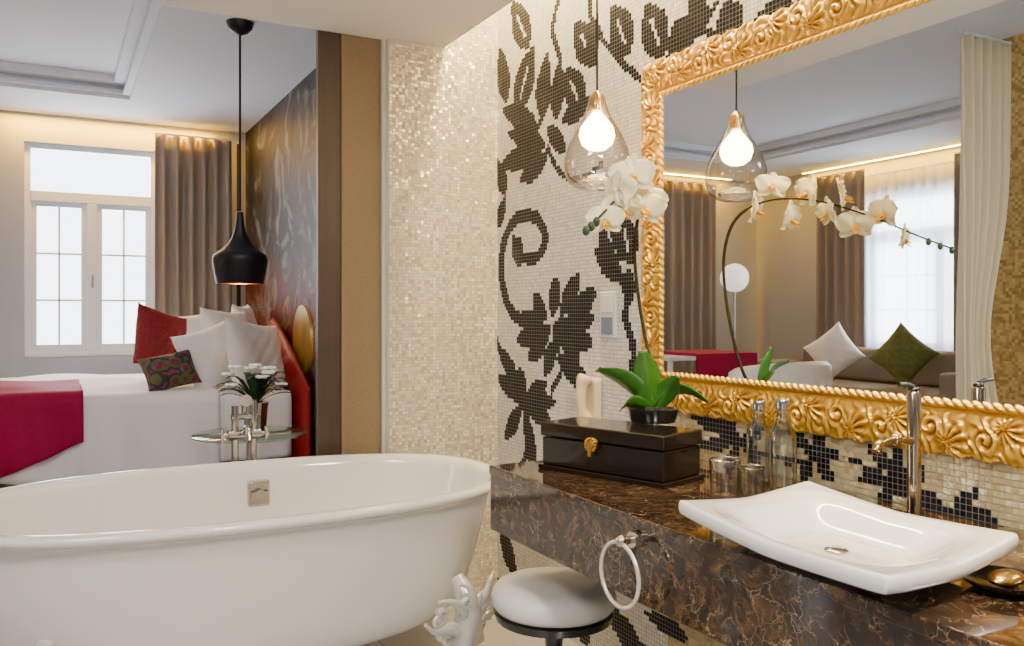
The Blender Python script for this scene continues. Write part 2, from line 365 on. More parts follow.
pt=PT; g=.0017
gt=onx(664,97,-.02); gb=onx(664,370,-.02)
GY1=gt.y; GZ1=gt.z; GZ0=gb.z; GY0=.30; FWD=.112
v=[(0,YB,0),(0,YC,0),(0,YC,CZ),(0,YB,CZ)]; f=[(0,3,2,1)]; mi=[0]
ny=int((YC-.35)/pt); nzt=int(CZ/pt)
for i in range(ny):
    for k in range(nzt):
        y1=YC-i*pt-g/2; y0=YC-(i+1)*pt+g/2; z0=k*pt+g/2; z1=(k+1)*pt-g/2
        ym,zm=(y0+y1)/2,(z0+z1)/2
        if GY0<ym<GY1 and GZ0<zm<GZ1: continue
        n=len(v); v+=[(-.002,y0,z0),(-.002,y1,z0),(-.002,y1,z1),(-.002,y0,z1)]; f.append((n,n+3,n+2,n+1))
        mi.append(2 if inpat(ym,zm) else (3 if (zm<GZ0 and ym<2.0) else 1))  # below the mirror: tiles with the painted reflection
mw=mo("wall_right",v,f,[M_grout,M_tile,M_tiled,M_tile_refl],mi=mi); struct(mw)
struct(MB().box((.002,YB,0),(.15,YC,CZ)).obj("wall_right.001",M_grout,False))
XE=ony(388,300,YC).x
v=[(XE,YC,0),(0,YC,0),(0,YC,CZ),(XE,YC,CZ)]; f=[(0,1,2,3)]; mi=[0]; pp=PT; gg=.0015
for i in range(int(-XE/pp)):
    for k in range(int(CZ/pp)):
        x1=-i*pp-gg/2; x0=-(i+1)*pp+gg/2; z0=k*pp+gg/2; z1=(k+1)*pp-gg/2
        n=len(v); v+=[(x0,YC-.0015,z0),(x1,YC-.0015,z0),(x1,YC-.0015,z1),(x0,YC-.0015,z1)]; f.append((n,n+1,n+2,n+3)); mi.append(1)
struct(mo("wall_end",v,f,[M_grout,M_pearl],mi=mi))
struct(MB().box((XE,YC+.002,0),(0.15,3.6,CZ)).obj("wall_end.001",M_soff,False))
struct(MB().box((XE-.016,YC+.02,0),(XE-.002,YC+.08,SZ)).obj("trim_5",M_trimc,False))
xw0=ony(318,300,3.16).x; xw1=ony(341,300,3.16).x
struct(MB().box((xw1,3.15,0),(XE-.018,3.19,CZ)).obj("trim_2",M_wood,False))
struct(MB().box((xw0,3.16,0),(xw1-.002,3.19,CZ)).obj("trim_3",M_wood2,False))
struct(MB().box((.03,3.6,0),(.2,YW,CZ)).obj("wall_bedroom",M_mural,False))
wx0=ony(24,300,YW).x; wx1=ony(157,300,YW).x; wz0=ony(90,357,YW).z; wz1=ony(90,146,YW).z
b_=MB().box((XL,YW,0),(wx0,YW+.2,CZ)).box((wx1,YW,0),(.2,YW+.2,CZ)).box((wx0,YW,0),(wx1,YW+.2,wz0)).box((wx0,YW,wz1),(wx1,YW+.2,CZ))
struct(b_.obj("wall_far",M_wall,False))
ly0,ly1,lz0,lz1=4.9,6.75,.7,2.45
b_=MB().box((XL-.2,YB,0),(XL,ly0,CZ)).box((XL-.2,ly1,0),(XL,YW+.2,CZ)).box((XL-.2,ly0,0),(XL,ly1,lz0)).box((XL-.2,ly0,lz1),(XL,ly1,CZ))
struct(b_.obj("wall_left",M_wall,False))
struct(MB().box((XL-.2,YB-.2,0),(.2,YB,CZ)).obj("wall_back",M_wall,False))
def window(name,w,h,loc,rz,trans=True):
    r=link(bpy.data.objects.new(name,None)); r.location=loc; r.rotation_euler=(0,0,rz); r["kind"]="structure"; r["label"]="white framed window with glazing bars"
    fr=MB(); t=.05
    fr.box((0,0,0),(t,.08,h)).box((w-t,0,0),(w,.08,h)).box((t,0,0),(w-t,.08,t)).box((t,0,h-t),(w-t,.08,h))
    zt=h*.73
    fr.box((t,-.005,zt),(w-t,.08,zt+.09))
    fr.box((w/2-.045,-.005,t),(w/2+.035,.08,zt))
    fr.box((-.03,-.03,-.04),(w+.03,.08,0))
    fo=fr.obj("window_frame",M_winfr,True,bevel=.004)
    sa=MB()
    for a,c_ in((t,w/2-.045),(w/2+.035,w-t)):
        s=.045
        sa.box((a,.01,t),(a+s,.06,zt)).box((c_-s,.01,t),(c_,.06,zt)).box((a+s,.01,t),(c_-s,.06,t+s+.02)).box((a+s,.01,zt-s),(c_-s,.06,zt))
        mx_=(a+c_)/2; sa.box((mx_-.009,.025,t+s),(mx_+.009,.045,zt-s))
        for q_ in(1,2): 
            zz=lerp(t+s,zt-s,q_/3); sa.box((a+s,.025,zz-.009),(c_-s,.045,zz+.009))
    so=sa.obj("window_sash",M_winfr,True,bevel=.003)
    hd=MB().box((w/2-.01,-.03,zt*.45),(w/2+.008,-.008,zt*.45+.12)).obj("window_handle",M_chrome,True,bevel=.004)
    pn=MB().box((t,.034,t),(w-t,.036,h-t)).obj("window_pane",M_pane,False)
    par(r,fo,so,hd,pn); return r
window("window_1",wx1-wx0,wz1-wz0,(wx0,YW+.05,wz0),0)
window("window_2",ly1-ly0,lz1-lz0,(XL-.05,ly0,lz0),D(90))

# ---------------------------------------------------------------- curtains
def curtain(name,label,p0,p1,z0,z1,mat,folds,amp=.04,seed=0,pinch=0):
    p0=Vector(p0);p1=Vector(p1); d=(p1-p0); L=d.length; dn=d.normalized(); nn=Vector((-dn.y,dn.x)); n=folds*10; m=18
    v=[];f=[]; rr=random.Random(seed); ph=[rr.uniform(-.9,.9) for _ in range(folds+2)]; am=[rr.uniform(.6,1.1) for _ in range(folds+2)]
    for j in range(m+1):
        tz=j/m; z=lerp(z0,z1,tz)
        for i in range(n+1):
            s=i/n; k=s*folds; w=math.sin(2*math.pi*k+interp(list(range(folds+2)),ph,k))*amp*interp(list(range(folds+2)),am,k)*(1-.25*tz)+.008*math.sin(5*k+3*tz)
            c_=1-(1-s)*(1-pinch*math.exp(-((tz-.35)/.2)**2))
            q=p0+d*c_+nn*w; v.append((q.x,q.y,z))
    for j in range(m):
        for i in range(n): a=j*(n+1)+i; f.append((a,a+1,a+n+2,a+n+1))
    o=mo("curtain_fabric",v,f,mat,True)
    if mat is not M_voile: sm=o.modifiers.new("s","SOLIDIFY"); sm.thickness=.003
    q0=Vector((p0.x,p0.y,z1+.012)); q1=Vector((p1.x,p1.y,z1+.012))
    r=root(name,label,"curtain",((p0.x+p1.x)/2,(p0.y+p1.y)/2,z0)); 
    rod=MB().tube([q0,q1],.010).obj("curtain_rail",M_winfr)
    place(r,o,rod)
    return r
xc0=ony(155,300,YW-.16).x; xc1=ony(232,300,YW-.16).x
curtain("curtain","taupe floor-length curtain beside bedroom window",(xc0,YW-.16),(xc1,YW-.16),.02,2.76,M_curt,6,.045,1)
curtain("curtain","dark brown curtain hanging beside the mural",(xc1+.05,YW-.16),(-.05,YW-.16),.02,2.74,M_darkf,2,.03,2)
curtain("curtain","taupe curtain on window wall seen in mirror",(-5.85,YW-.16),(-4.8,YW-.16),.02,2.76,M_curt,7,.05,3)
curtain("curtain","taupe curtain beside the sofa window",(XL+.15,7.35),(XL+.15,6.65),.02,2.76,M_curt,5,.045,4)
curtain("curtain","taupe curtain at far side of sofa window",(XL+.15,5.55),(XL+.15,4.5),.02,2.76,M_curt,7,.045,5)
curtain("curtain","sheer white voile over the sofa window",(XL+.05,6.80),(XL+.05,4.85),.25,2.70,M_voile,16,.018,6)
curtain("curtain","cream drape tied beside gold mosaic column",(-3.66,3.2),(-3.16,3.2),.02,2.8,M_sheer,6,.045,7,.45)
gc=MB().box((-4.2,3.05,0),(-3.74,3.4,CZ)).obj("trim_4",tile_mat("mosaic_gold",(.40,.26,.07),(.80,.58,.22),.02,.3,.4),False); struct(gc)

# ---------------------------------------------------------------- counter
CTZ=.74; CX=-.575; CY=2.045; CB=.57
r=root("vanity_counter","long brown marble vanity counter mounted on mosaic wall","counter",(-.28,1.0,CB))
o=MB().box((CX,-.2,CTZ-.025),(-.004,CY,CTZ)).obj("countertop",M_marble,True,bevel=.004); 
o2=MB().box((CX+.004,-.2,CB),(CX+.04,CY-.004,CTZ-.0252)).box((CX+.0401,CY-.04,CB),(-.004,CY-.004,CTZ-.0252)).obj("apron",M_marble,False)
o3=MB().box((CX+.05,-.15,CB+.03),(-.004,CY-.05,CB+.05)).obj("support_shelf",M_wood2,False)
place(r,o,o2,o3)
tp=onx(636,539,CX)
r=root("towel_ring","round metal towel ring on marble counter front","towel ring",(CX,tp.y,tp.z-.14))
mt_=MB().tube([(CX+.004,tp.y,tp.z),(CX-.012,tp.y,tp.z)],[.018,.016],20).tube([(CX-.012,tp.y,tp.z),(CX-.034,tp.y,tp.z)],.008,14).ell((CX-.036,tp.y,tp.z),(.012,.012,.012)).obj("mount",M_ringm)
R=.064; c0=Vector((CX-.036,tp.y+.006,tp.z-R-.004))
rg=MB().tube([c0+Vector((0,R*math.sin(a),R*math.cos(a))) for a in [2*math.pi*i/48 for i in range(49)]],.0044,10).obj("ring",pm("ring_ivory_metal",(.86,.80,.70),.25,.6))
place(r,mt_,rg)

# ---------------------------------------------------------------- sink
def sink():
    FL=(-.612,1.222);FR=(-.668,.728);BL=(-.256,1.242);BR=(-.292,.780)
    cx=sum(p[0] for p in(FL,FR,BL,BR))/4; cy=sum(p[1] for p in(FL,FR,BL,BR))/4; N=64; v=[];f=[]
    def pos(u,w):
        a=(u+1)/2;b2=(w+1)/2
        x=lerp(lerp(FR[0],BR[0],a),lerp(FL[0],BL[0],a),b2); y=lerp(lerp(FR[1],BR[1],a),lerp(FL[1],BL[1],a),b2)
        return x,y
    def rim(u,w): return .057+.015*(abs(u*w))**1.3
    def P(u,w,top):
        rr=min(1,max(abs(u),abs(w)))
        k=1.0
        if not top: k=lerp(.80,1,max(0,(rr-.5)/.5)**.7)
        cr_=1-.025*abs(u*w)**5
        bu=u*k*cr_*(1-.02*(1-w*w)*abs(u)); bw=w*k*cr_*(1-.012*(1-u*u)*abs(w))
        x,y=pos(bu,bw); ru=rim(u,w)
        if top:
            q=(abs(u)**4.5+abs(w)**4.5)**(1/4.5)
            t=max(0,min(1,(q-.42)/.40)); sm=t*t*(3-2*t)
            zz=.012+(ru-.004-.012)*sm
            if q>.82: zz=ru-.004*max(0,1-(q-.82)/.06)
            if rr>.985: zz=ru-.002
        else:
            t=max(0,(rr-.5)/.5); zz=lerp(0.0,ru-.024,t**.9)
        return (x,y,CTZ+.0005+zz)
    for top in(True,False):
        b0=len(v)
        for j in range(N+1):
            for i in range(N+1): v.append(P(-1+2*i/N,-1+2*j/N,top))
        for j in range(N):
            for i in range(N):
                a=b0+j*(N+1)+i; q=(a,a+1,a+N+2,a+N+1); f.append(q if top else q[::-1])
    n2=(N+1)**2
    bd=[i for i in range(N+1)]+[j*(N+1)+N for j in range(1,N+1)]+[N*(N+1)+i for i in range(N-1,-1,-1)]+[j*(N+1) for j in range(N-1,0,-1)]
    for a,b2 in zip(bd,bd[1:]+bd[:1]): f.append((a,a+n2,b2+n2,b2))
    r=root("vessel_sink","white porcelain rectangular vessel sink with raised corners","sink",(cx,cy,CTZ))
    o=mo("basin",v,f,M_porc,True); recalc(o); s=o.modifiers.new("s","SUBSURF"); s.levels=1; s.render_levels=1
    dr=MB().lathe([(.001,.004),(.016,.004),(.02,.001),(.02,-.002)],24,(cx,cy,CTZ+.015)).obj("drain",M_chrome)
    place(r,o,dr)
sink()
fb=onz(914,522,CTZ); fx,fy=fb.x,fb.y
r=root("basin_faucet","tall polished metal basin faucet behind the sink","faucet",(fx,fy,CTZ))
fh=.252
col=MB().lathe([(.020,0),(.020,.006),(.0132,.01),(.0132,fh),(.010,fh+.004)],28,(fx,fy,CTZ+.0005)).obj("faucet_column",M_chrome_refl)
sp=MB().tube(catmull([(fx-.010,fy,CTZ+.158),(fx-.04,fy+.0,CTZ+.163),(fx-.075,fy,CTZ+.164),(fx-.10,fy,CTZ+.158),(fx-.110,fy,CTZ+.145)],5),[.0085]*20+[.011],14).ell((fx-.052,fy,CTZ+.164),(.012,.013,.013)).obj("spout",pm("antique_brass",(.42,.30,.14),.2,1))
lv=MB().tube([(fx+.002,fy,CTZ+fh+.010),(fx-.02,fy,CTZ+fh+.016),(fx-.045,fy-.002,CTZ+fh+.018)],[.006,.005,.004],10).ell((fx,fy,CTZ+fh+.006),(.011,.011,.009)).obj("lever_handle",M_blackgl)
place(r,col,sp,lv)

# ---------------------------------------------------------------- mirror
def mirror():
    r=root("wall_mirror","large wall mirror in ornate carved gold frame","mirror",(0,(GY0+GY1)/2,GZ0-FWD))
    gl=MB().box((-.020,GY0-.01,GZ0-.01),(-.014,GY1+.01,GZ1+.01)).obj("mirror_glass",M_mirror,False)
    fr=MB()
    def relief(s,t,L):
        if t>.80:
            q=(t-.80)/.20; prof=math.sin(math.pi*q)
            return .015+.012*prof-.0075*prof*abs(math.sin(math.pi*(s/.021+q*1.0)))**4
        if t>.74: return .012
        q=t/.74
        base=.012+.011*math.sin(math.pi*q)**.6
        cell=.118; k=math.floor(s/cell); u=(s-k*cell)/cell-.5; w=(q-.5)
        if k%2: w=-w
        x=u*cell; y=w*FWD*.74
        cx_,cy_=(-.026,.008)
        rr=math.hypot(x-cx_,y-cy_); ph=math.atan2(y-cy_,x-cx_)
        m1=math.exp(-(rr/.026)**4)
        sc=math.sin(ph+rr*360)*m1
        x2,y2=x-.010,y+.020; r2=math.hypot(x2-.02,y2-.004); p2=math.atan2(y2,x2)
        m2=math.exp(-(r2/.034)**4)
        fan_=(1-2*abs(math.sin(6*p2+r2*25))**1.3)*m2
        v3=math.sin(s*230+6*noise.noise(Vector((s*30,q*3,0)))+q*8)*.7*(1-max(m1,m2))
        return base+.0060*max(-1,min(1.1,sc+fan_+v3))*math.sin(math.pi*min(1,max(0,q)))**.4
    y0,y1,z0,z1=GY0-FWD,GY1+FWD,GZ0-FWD,GZ1+FWD
    sides=[((y1,z1),(y0,z1),(0,-1)),((y1,z0),(y0,z0),(0,1)),((y1,z0),(y1,z1),(-1,0)),((y0,z0),(y0,z1),(1,0))]
    for a,b2,inw in sides:
        A=Vector(a);B=Vector(b2); d=(B-A); L=d.length; dn=d.normalized(); iw=Vector(inw); n=int(L/.0024); m=46; v=[];f=[]
        for i in range(n+1):
            for j in range(m+1):
                t=j/m; ins=t*FWD
                s=ins+(L-2*ins)*i/n; sc=0
                if t<.3: sc=-(.008*abs(math.sin(math.pi*s/.059))+.003*abs(math.sin(math.pi*s/.0148)))*(1-t/.3)
                sc*=min(1,s/.03,(L-s)/.03) if 0<s<L else 0
                p=A+dn*s+iw*(ins+sc); h=relief(s,t,L)
                if j==0: h=.003
                if j==m: h=.0165
                v.append((-h-.001,p.x,p.y))
        for i in range(n):
            for j in range(m):
                q=i*(m+1)+j; f.append((q,q+1,q+m+2,q+m+1))
        fr.add(v,f)
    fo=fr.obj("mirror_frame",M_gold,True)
    place(r,gl,fo)
mirror()

# ---------------------------------------------------------------- pendants
d=ray(597,150); fw_=(-.275-CAM.x)/d.x; PX=-.275; PY=CAM.y+d.y*fw_
zb=H+(HOR-190)/FPX*fw_; zt_=H+(HOR-95)/FPX*fw_; k=(zt_-zb)
def glass_pendant(px,py):
    r=root("glass_pendant_lamp","clear teardrop glass pendant lamp with glowing bulb","pendant lamp",(px,py,zb))
    cn=MB().lathe([(.030,SZ-.022),(.036,SZ-.018),(.036,SZ)],28,(px,py,0)).obj("canopy",M_black)
    cd=MB().tube([(px,py,zt_+.01),(px,py,SZ-.02)],.003,8).obj("cord",M_black)
    so=MB().lathe([(.012,-.05),(.018,-.045),(.020,-.01),(.014,.004),(.006,.012)],20,(px,py,zt_)).obj("lamp_socket",M_brass)
    prof=[(.022,1.0),(.024,.95),(.028,.88),(.040,.76),(.062,.62),(.083,.46),(.092,.32),(.092,.22),(.084,.12),(.066,.045),(.045,.008),(.02,-.002),(.001,-.004)]
    pp_=catmull([Vector((a,b2*k,0)) for a,b2 in prof],3)
    sh=MB().lathe([(max(.0005,p.x),p.y) for p in pp_],44,(px,py,zb),cap=False).obj("glass_shade",M_glassp)
    mb=pm("warm_bulb",(1,.8,.5),.3,emit=46,ecol=(1,.64,.27))
    bu=MB().lathe([(.002,0),(.024,.004),(.042,.018),(.050,.042),(.046,.064),(.028,.088),(.014,.105)],24,(px,py,zt_-.155)).obj("bulb",mb)
    fil=MB().lathe([(.001,0),(.058,.012),(.052,.02),(.001,.03)],24,(px,py,zb+.006)).obj("inner_glass",M_glass)
    place(r,cn,cd,so,sh,bu,fil)
glass_pendant(PX,PY)
def black_pendant():
    fwd=5.1; p=CAM+ray(240,250)*fwd; px,py=p.x,p.y
    Z=lambda y: H+(HOR-y)/FPX*fwd
    ks=fwd/FPX; zb_=Z(284)
    r=root("black_pendant_lamp","matte black spun metal pendant lamp above bedside table","pendant lamp",(px,py,zb_))
    cn=MB().lathe([(.012,CZ-.075),(.045,CZ-.06),(.07,CZ-.035),(.08,CZ-.0)],28,(px,py,0)).obj("canopy",M_black)
    cd=MB().tube([(px,py,Z(212)),(px,py,CZ-.06)],.007,8).obj("cord",M_black)
    pr=[(3,212),(4,222),(6,232),(10,241),(17,249),(24,254),(26.5,259),(26,266),(24,276),(22.5,284)]
    prof=[(a*ks,Z(b2)) for a,b2 in pr]; prof=[(p_.x,p_.y) for p_ in catmull([Vector((a,b2,0)) for a,b2 in prof],4)]
    sh=MB().lathe(prof,40,(px,py,0),cap=False).obj("lamp_shade",M_black)
    inn=MB().lathe([(a*.96,b2+.002) for a,b2 in prof],40,(px,py,0),cap=False).obj("shade_lining",M_goldin)
    mb=pm("bulb_glow",(1,.8,.5),.3,emit=24,ecol=(1,.62,.25))
    bu=MB().ell((px,py,Z(270)),(.035,.035,.045)).obj("bulb",mb)
    place(r,cn,cd,sh,inn,bu)
black_pendant()

# ---------------------------------------------------------------- bathtub
def tub():
    cx,cy=-1.085,2.64; N=96
    r=root("bathtub","white freestanding clawfoot bathtub with rolled rim","bathtub",(cx,cy,0))
    def ring(a,b2,z,e): 
        out=[]
        for i in range(N):
            g_=2*math.pi*i/N; c_,s_=math.cos(g_),math.sin(g_)
            out.append((cx+a*math.copysign(abs(c_)**(2/e),c_),cy+b2*math.copysign(abs(s_)**(2/e),s_),z))
        return out
    rings=[]
    for a,b2,z,e in [(.05,.03,.17,2),(.46,.22,.17,2.5),(.58,.29,.185,2.5),(.640,.335,.22,2.6),(.676,.358,.28,2.6),(.702,.374,.36,2.6),(.724,.389,.44,2.6),(.744,.404,.52,2.6),(.758,.416,.576,2.55),
        (.772,.430,.592,2.5),(.802,.452,.597,2.5),(.817,.465,.607,2.5),(.817,.465,.618,2.5),(.807,.457,.627,2.5),(.786,.440,.629,2.5),(.766,.426,.622,2.5),(.755,.417,.604,2.5),(.742,.406,.54,2.5),(.70,.375,.42,2.5),(.64,.335,.32,2.4),(.54,.27,.26,2.4),(.38,.19,.235,2.3),(.05,.03,.23,2)]:
        rings.append(ring(a,b2,z,e))
    v=[p for q in rings for p in q]; f=[]
    for j in range(len(rings)-1):
        for i in range(N): k_=(i+1)%N; f.append((j*N+i,j*N+k_,(j+1)*N+k_,(j+1)*N+i))
    f.append(tuple(range(N))[::-1]); f.append(tuple((len(rings)-1)*N+i for i in range(N)))
    o=mo("tub_body",v,f,M_white,True); recalc(o); s=o.modifiers.new("s","SUBSURF"); s.levels=1; s.render_levels=1
    parts=[o]
    op=ony(259,488,cy+.385)
    ov=MB().box((op.x-.038,cy+.378,.475),(op.x+.038,cy+.418,.565)).obj("overflow_plate",M_chrome,True,bevel=.010,seg=3)
    kn=MB().tube([(op.x,cy+.380,.52),(op.x,cy+.358,.52)],.018,20).box((op.x-.03,cy+.360,.510),(op.x+.03,cy+.370,.53)).obj("overflow_knob",M_chrome); parts+=[ov,kn]
    dr=MB().lathe([(.001,.006),(.025,.006),(.03,0)],24,(cx,cy,.232)).obj("drain",M_chrome); parts.append(dr)
    def foot(sx,sy):
        bx=cx+sx*.495; by=cy+sy*.250; dirv=Vector((sx*.40,sy*.917,0)).normalized(); sd=Vector((-dirv.y,dirv.x,0)); b0=Vector((bx,by,0)); m=MB()
        K=1.2
        def P(o_,s_,z): return b0+dirv*(o_+max(0,z-.2)*.34)+sd*s_*K+Vector((0,0,z*1.08))
        pth=catmull([P(.05,0,.34),P(.095,0,.30),P(.130,0,.235),P(.125,0,.165),P(.085,0,.105),P(.080,0,.06),P(.105,0,.028)],6)
        n_=len(pth); m.tube(pth,[interp([0,.25,.5,.75,.9,1],[.02,.038,.045,.030,.040,.030],i/(n_-1)) for i in range(n_)],16)
        for q_ in(-.040,-.013,.013,.040):
            m.ell(P(.132,q_*1.05,.020),(.020,.020,.021),12,8); m.ell(P(.110,q_*.9,.042),(.021,.021,.024),12,8)
        m.lathe([(.001,0),(.05,0),(.052,.008),(.001,.012)],20,tuple(P(.10,0,0)))
        def curl(pts,th,tip=.006):
            c_=catmull(pts,7); n2=len(c_); m.tube(c_,[lerp(th,tip,(i/(n2-1))**1.5)*(.55+.45*math.sin(math.pi*min(1,.15+i/(n2-1)))) +.002 for i in range(n2)],9)
        for sg in(-1,1):
            for (o0,c0_,z0_,R0,th,ph,tn) in((.125,.058,.205,.034,.011,0,28),(.115,.098,.262,.026,.0095,1.0,26),(.112,.042,.128,.021,.008,2.2,24),(.135,.030,.285,.020,.008,.4,24)):
                pts=[P(o0,sg*(c0_+(R0*(1-a/(tn*.42+.8)))*math.cos(a+ph)),z0_+(R0*(1-a/(tn*.42+.8)))*math.sin(a+ph)) for a in [.42*i for i in range(tn)]]
                m.tube(pts,[th*(1-i/(tn*2.0)) for i in range(tn)],8)
            curl([P(.125,sg*.015,.235),P(.145,sg*.045,.275),P(.135,sg*.085,.310),P(.120,sg*.120,.318)],.013)
            curl([P(.120,sg*.020,.190),P(.140,sg*.065,.225),P(.128,sg*.115,.235),P(.115,sg*.145,.262)],.012)
            curl([P(.128,sg*.010,.255),P(.150,sg*.022,.300),P(.140,sg*.040,.338),P(.125,sg*.062,.350)],.012)
            curl([P(.120,sg*.012,.165),P(.128,sg*.045,.160),P(.118,sg*.075,.150),P(.105,sg*.085,.172)],.010)
            curl([P(.100,sg*.012,.110),P(.112,sg*.035,.100),P(.104,sg*.055,.085),P(.095,sg*.060,.105)],.008)
        for (z0_,s_) in((.205,1),(.250,.85),(.295,.7),(.155,.8)):
            m.ell(P(.150,0,z0_),(.015*s_,.015*s_,.026*s_),14,8)
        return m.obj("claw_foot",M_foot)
    for sx in(1,-1):
        for sy in(-1,1): parts.append(foot(sx,sy))
    place(r,*parts)
tub()
def filler():
    yb=3.19; p=ony(245,420,yb); x0=p.x
    r=root("bath_filler","chrome floor-standing bath filler with hand shower","bath faucet",(x0,yb,0))
    z1=.78
    po=MB().tube([(x0-.035,yb,0),(x0-.035,yb,z1+.03)],.013,16).tube([(x0+.030,yb,0),(x0+.030,yb,z1+.05)],.013,16).lathe([(.03,0),(.03,.006),(.015,.012)],20,(x0-.035,yb,0)).lathe([(.03,0),(.03,.006),(.015,.012)],20,(x0+.030,yb,0)).obj("standpipe",M_chrome)
    bd=MB().tube([(x0-.06,yb,z1-.075),(x0+.055,yb,z1-.075)],.020,18).tube([(x0-.048,yb,z1-.01),(x0+.042,yb,z1-.01)],.011,14).obj("mixer_body",M_chrome)
    sp=MB().tube(catmull([(x0-.005,yb-.01,z1-.07),(x0-.005,yb-.05,z1-.045),(x0-.005,yb-.09,z1-.05),(x0-.005,yb-.105,z1-.085)],6),.011,14).obj("spout",M_chrome)
    hd=[]
    for q_ in(-.08,.075):
        hd.append(MB().tube([(x0+q_,yb-.025,z1-.075),(x0+q_,yb+.025,z1-.075)],.007,10).tube([(x0+q_,yb,z1-.10),(x0+q_,yb,z1-.05)],.007,10).tube([(x0+q_*.7,yb,z1-.075),(x0+q_*1.08,yb,z1-.075)],.009,10).obj("cross_handle",M_chrome))
    hs=MB().tube([(x0-.0,yb+.02,z1-.02),(x0+.0,yb+.01,z1+.04)],[.009,.012],14).tube([(x0,yb+.012,z1+.04),(x0,yb-.025,z1+.05)],[.018,.022],18).obj("hand_shower",M_chrome)
    place(r,po,bd,sp,hs,*hd)
filler()

# ---------------------------------------------------------------- stool
sc=onz(554,583,.43)
r=root("vanity_stool","round stool with cream cushion and black metal base","stool",(sc.x,sc.y,0))
s1=MB().lathe([(.001,.362),(.14,.362),(.154,.367),(.163,.380),(.165,.400),(.160,.416),(.145,.430),(.11,.437),(.001,.441)],48,(sc.x,sc.y,0)).obj("seat_cushion",M_leather)
s2=MB().lathe([(.10,.338),(.155,.341),(.161,.360),(.10,.361)],48,(sc.x,sc.y,0)).obj("seat_band",M_blackgl)
s3=MB().lathe([(.17,.0),(.17,.012),(.10,.025),(.03,.05),(.022,.12),(.028,.16),(.02,.22),(.025,.29),(.05,.337)],32,(sc.x,sc.y,0)).obj("pedestal",M_blackgl)
place(r,s1,s2,s3)

# ---------------------------------------------------------------- lacquer box
fl=onz(540,468,CTZ); fr_=onz(664,489,CTZ); dv=(fr_-fl); BL_=dv.length; ang=math.atan2(dv.y,dv.x)
r=root("lacquer_box","dark lacquered wooden box with round gold clasp","box",(fl.x,fl.y,CTZ),rz=ang)
BD=.17; BH=.122
bb=MB().box((0.004,.004,.012),(BL_-.004,BD-.004,BH-.038)).obj("box_body",M_boxw,True,bevel=.004)
bl=MB().box((0,0,BH-.036),(BL_,BD,BH)).obj("box_lid",M_boxw,True,bevel=.005)
bs=MB().box((-.004,-.004,.0005),(BL_+.004,BD+.004,.012)).obj("box_plinth",M_boxw,True,bevel=.002)
cl=MB(); cxx=BL_*.45; cl.tube([(cxx,-.001,BH-.042),(cxx,-.007,BH-.042)],[.021,.019],28).tube([(cxx,-.007,BH-.042),(cxx,-.010,BH-.042)],[.012,.010],20)
for q_ in range(12):
    a=q_*math.pi/6; cl.ell((cxx+.0155*math.cos(a),-.008,BH-.042+.0155*math.sin(a)),(.003,.003,.003),8,6)
cl.box((cxx-.005,-.011,BH-.07),(cxx+.005,-.006,BH-.045)); co_=cl.obj("clasp",M_brass)
par(r,bb,bl,bs,co_)
TOP=CTZ+BH

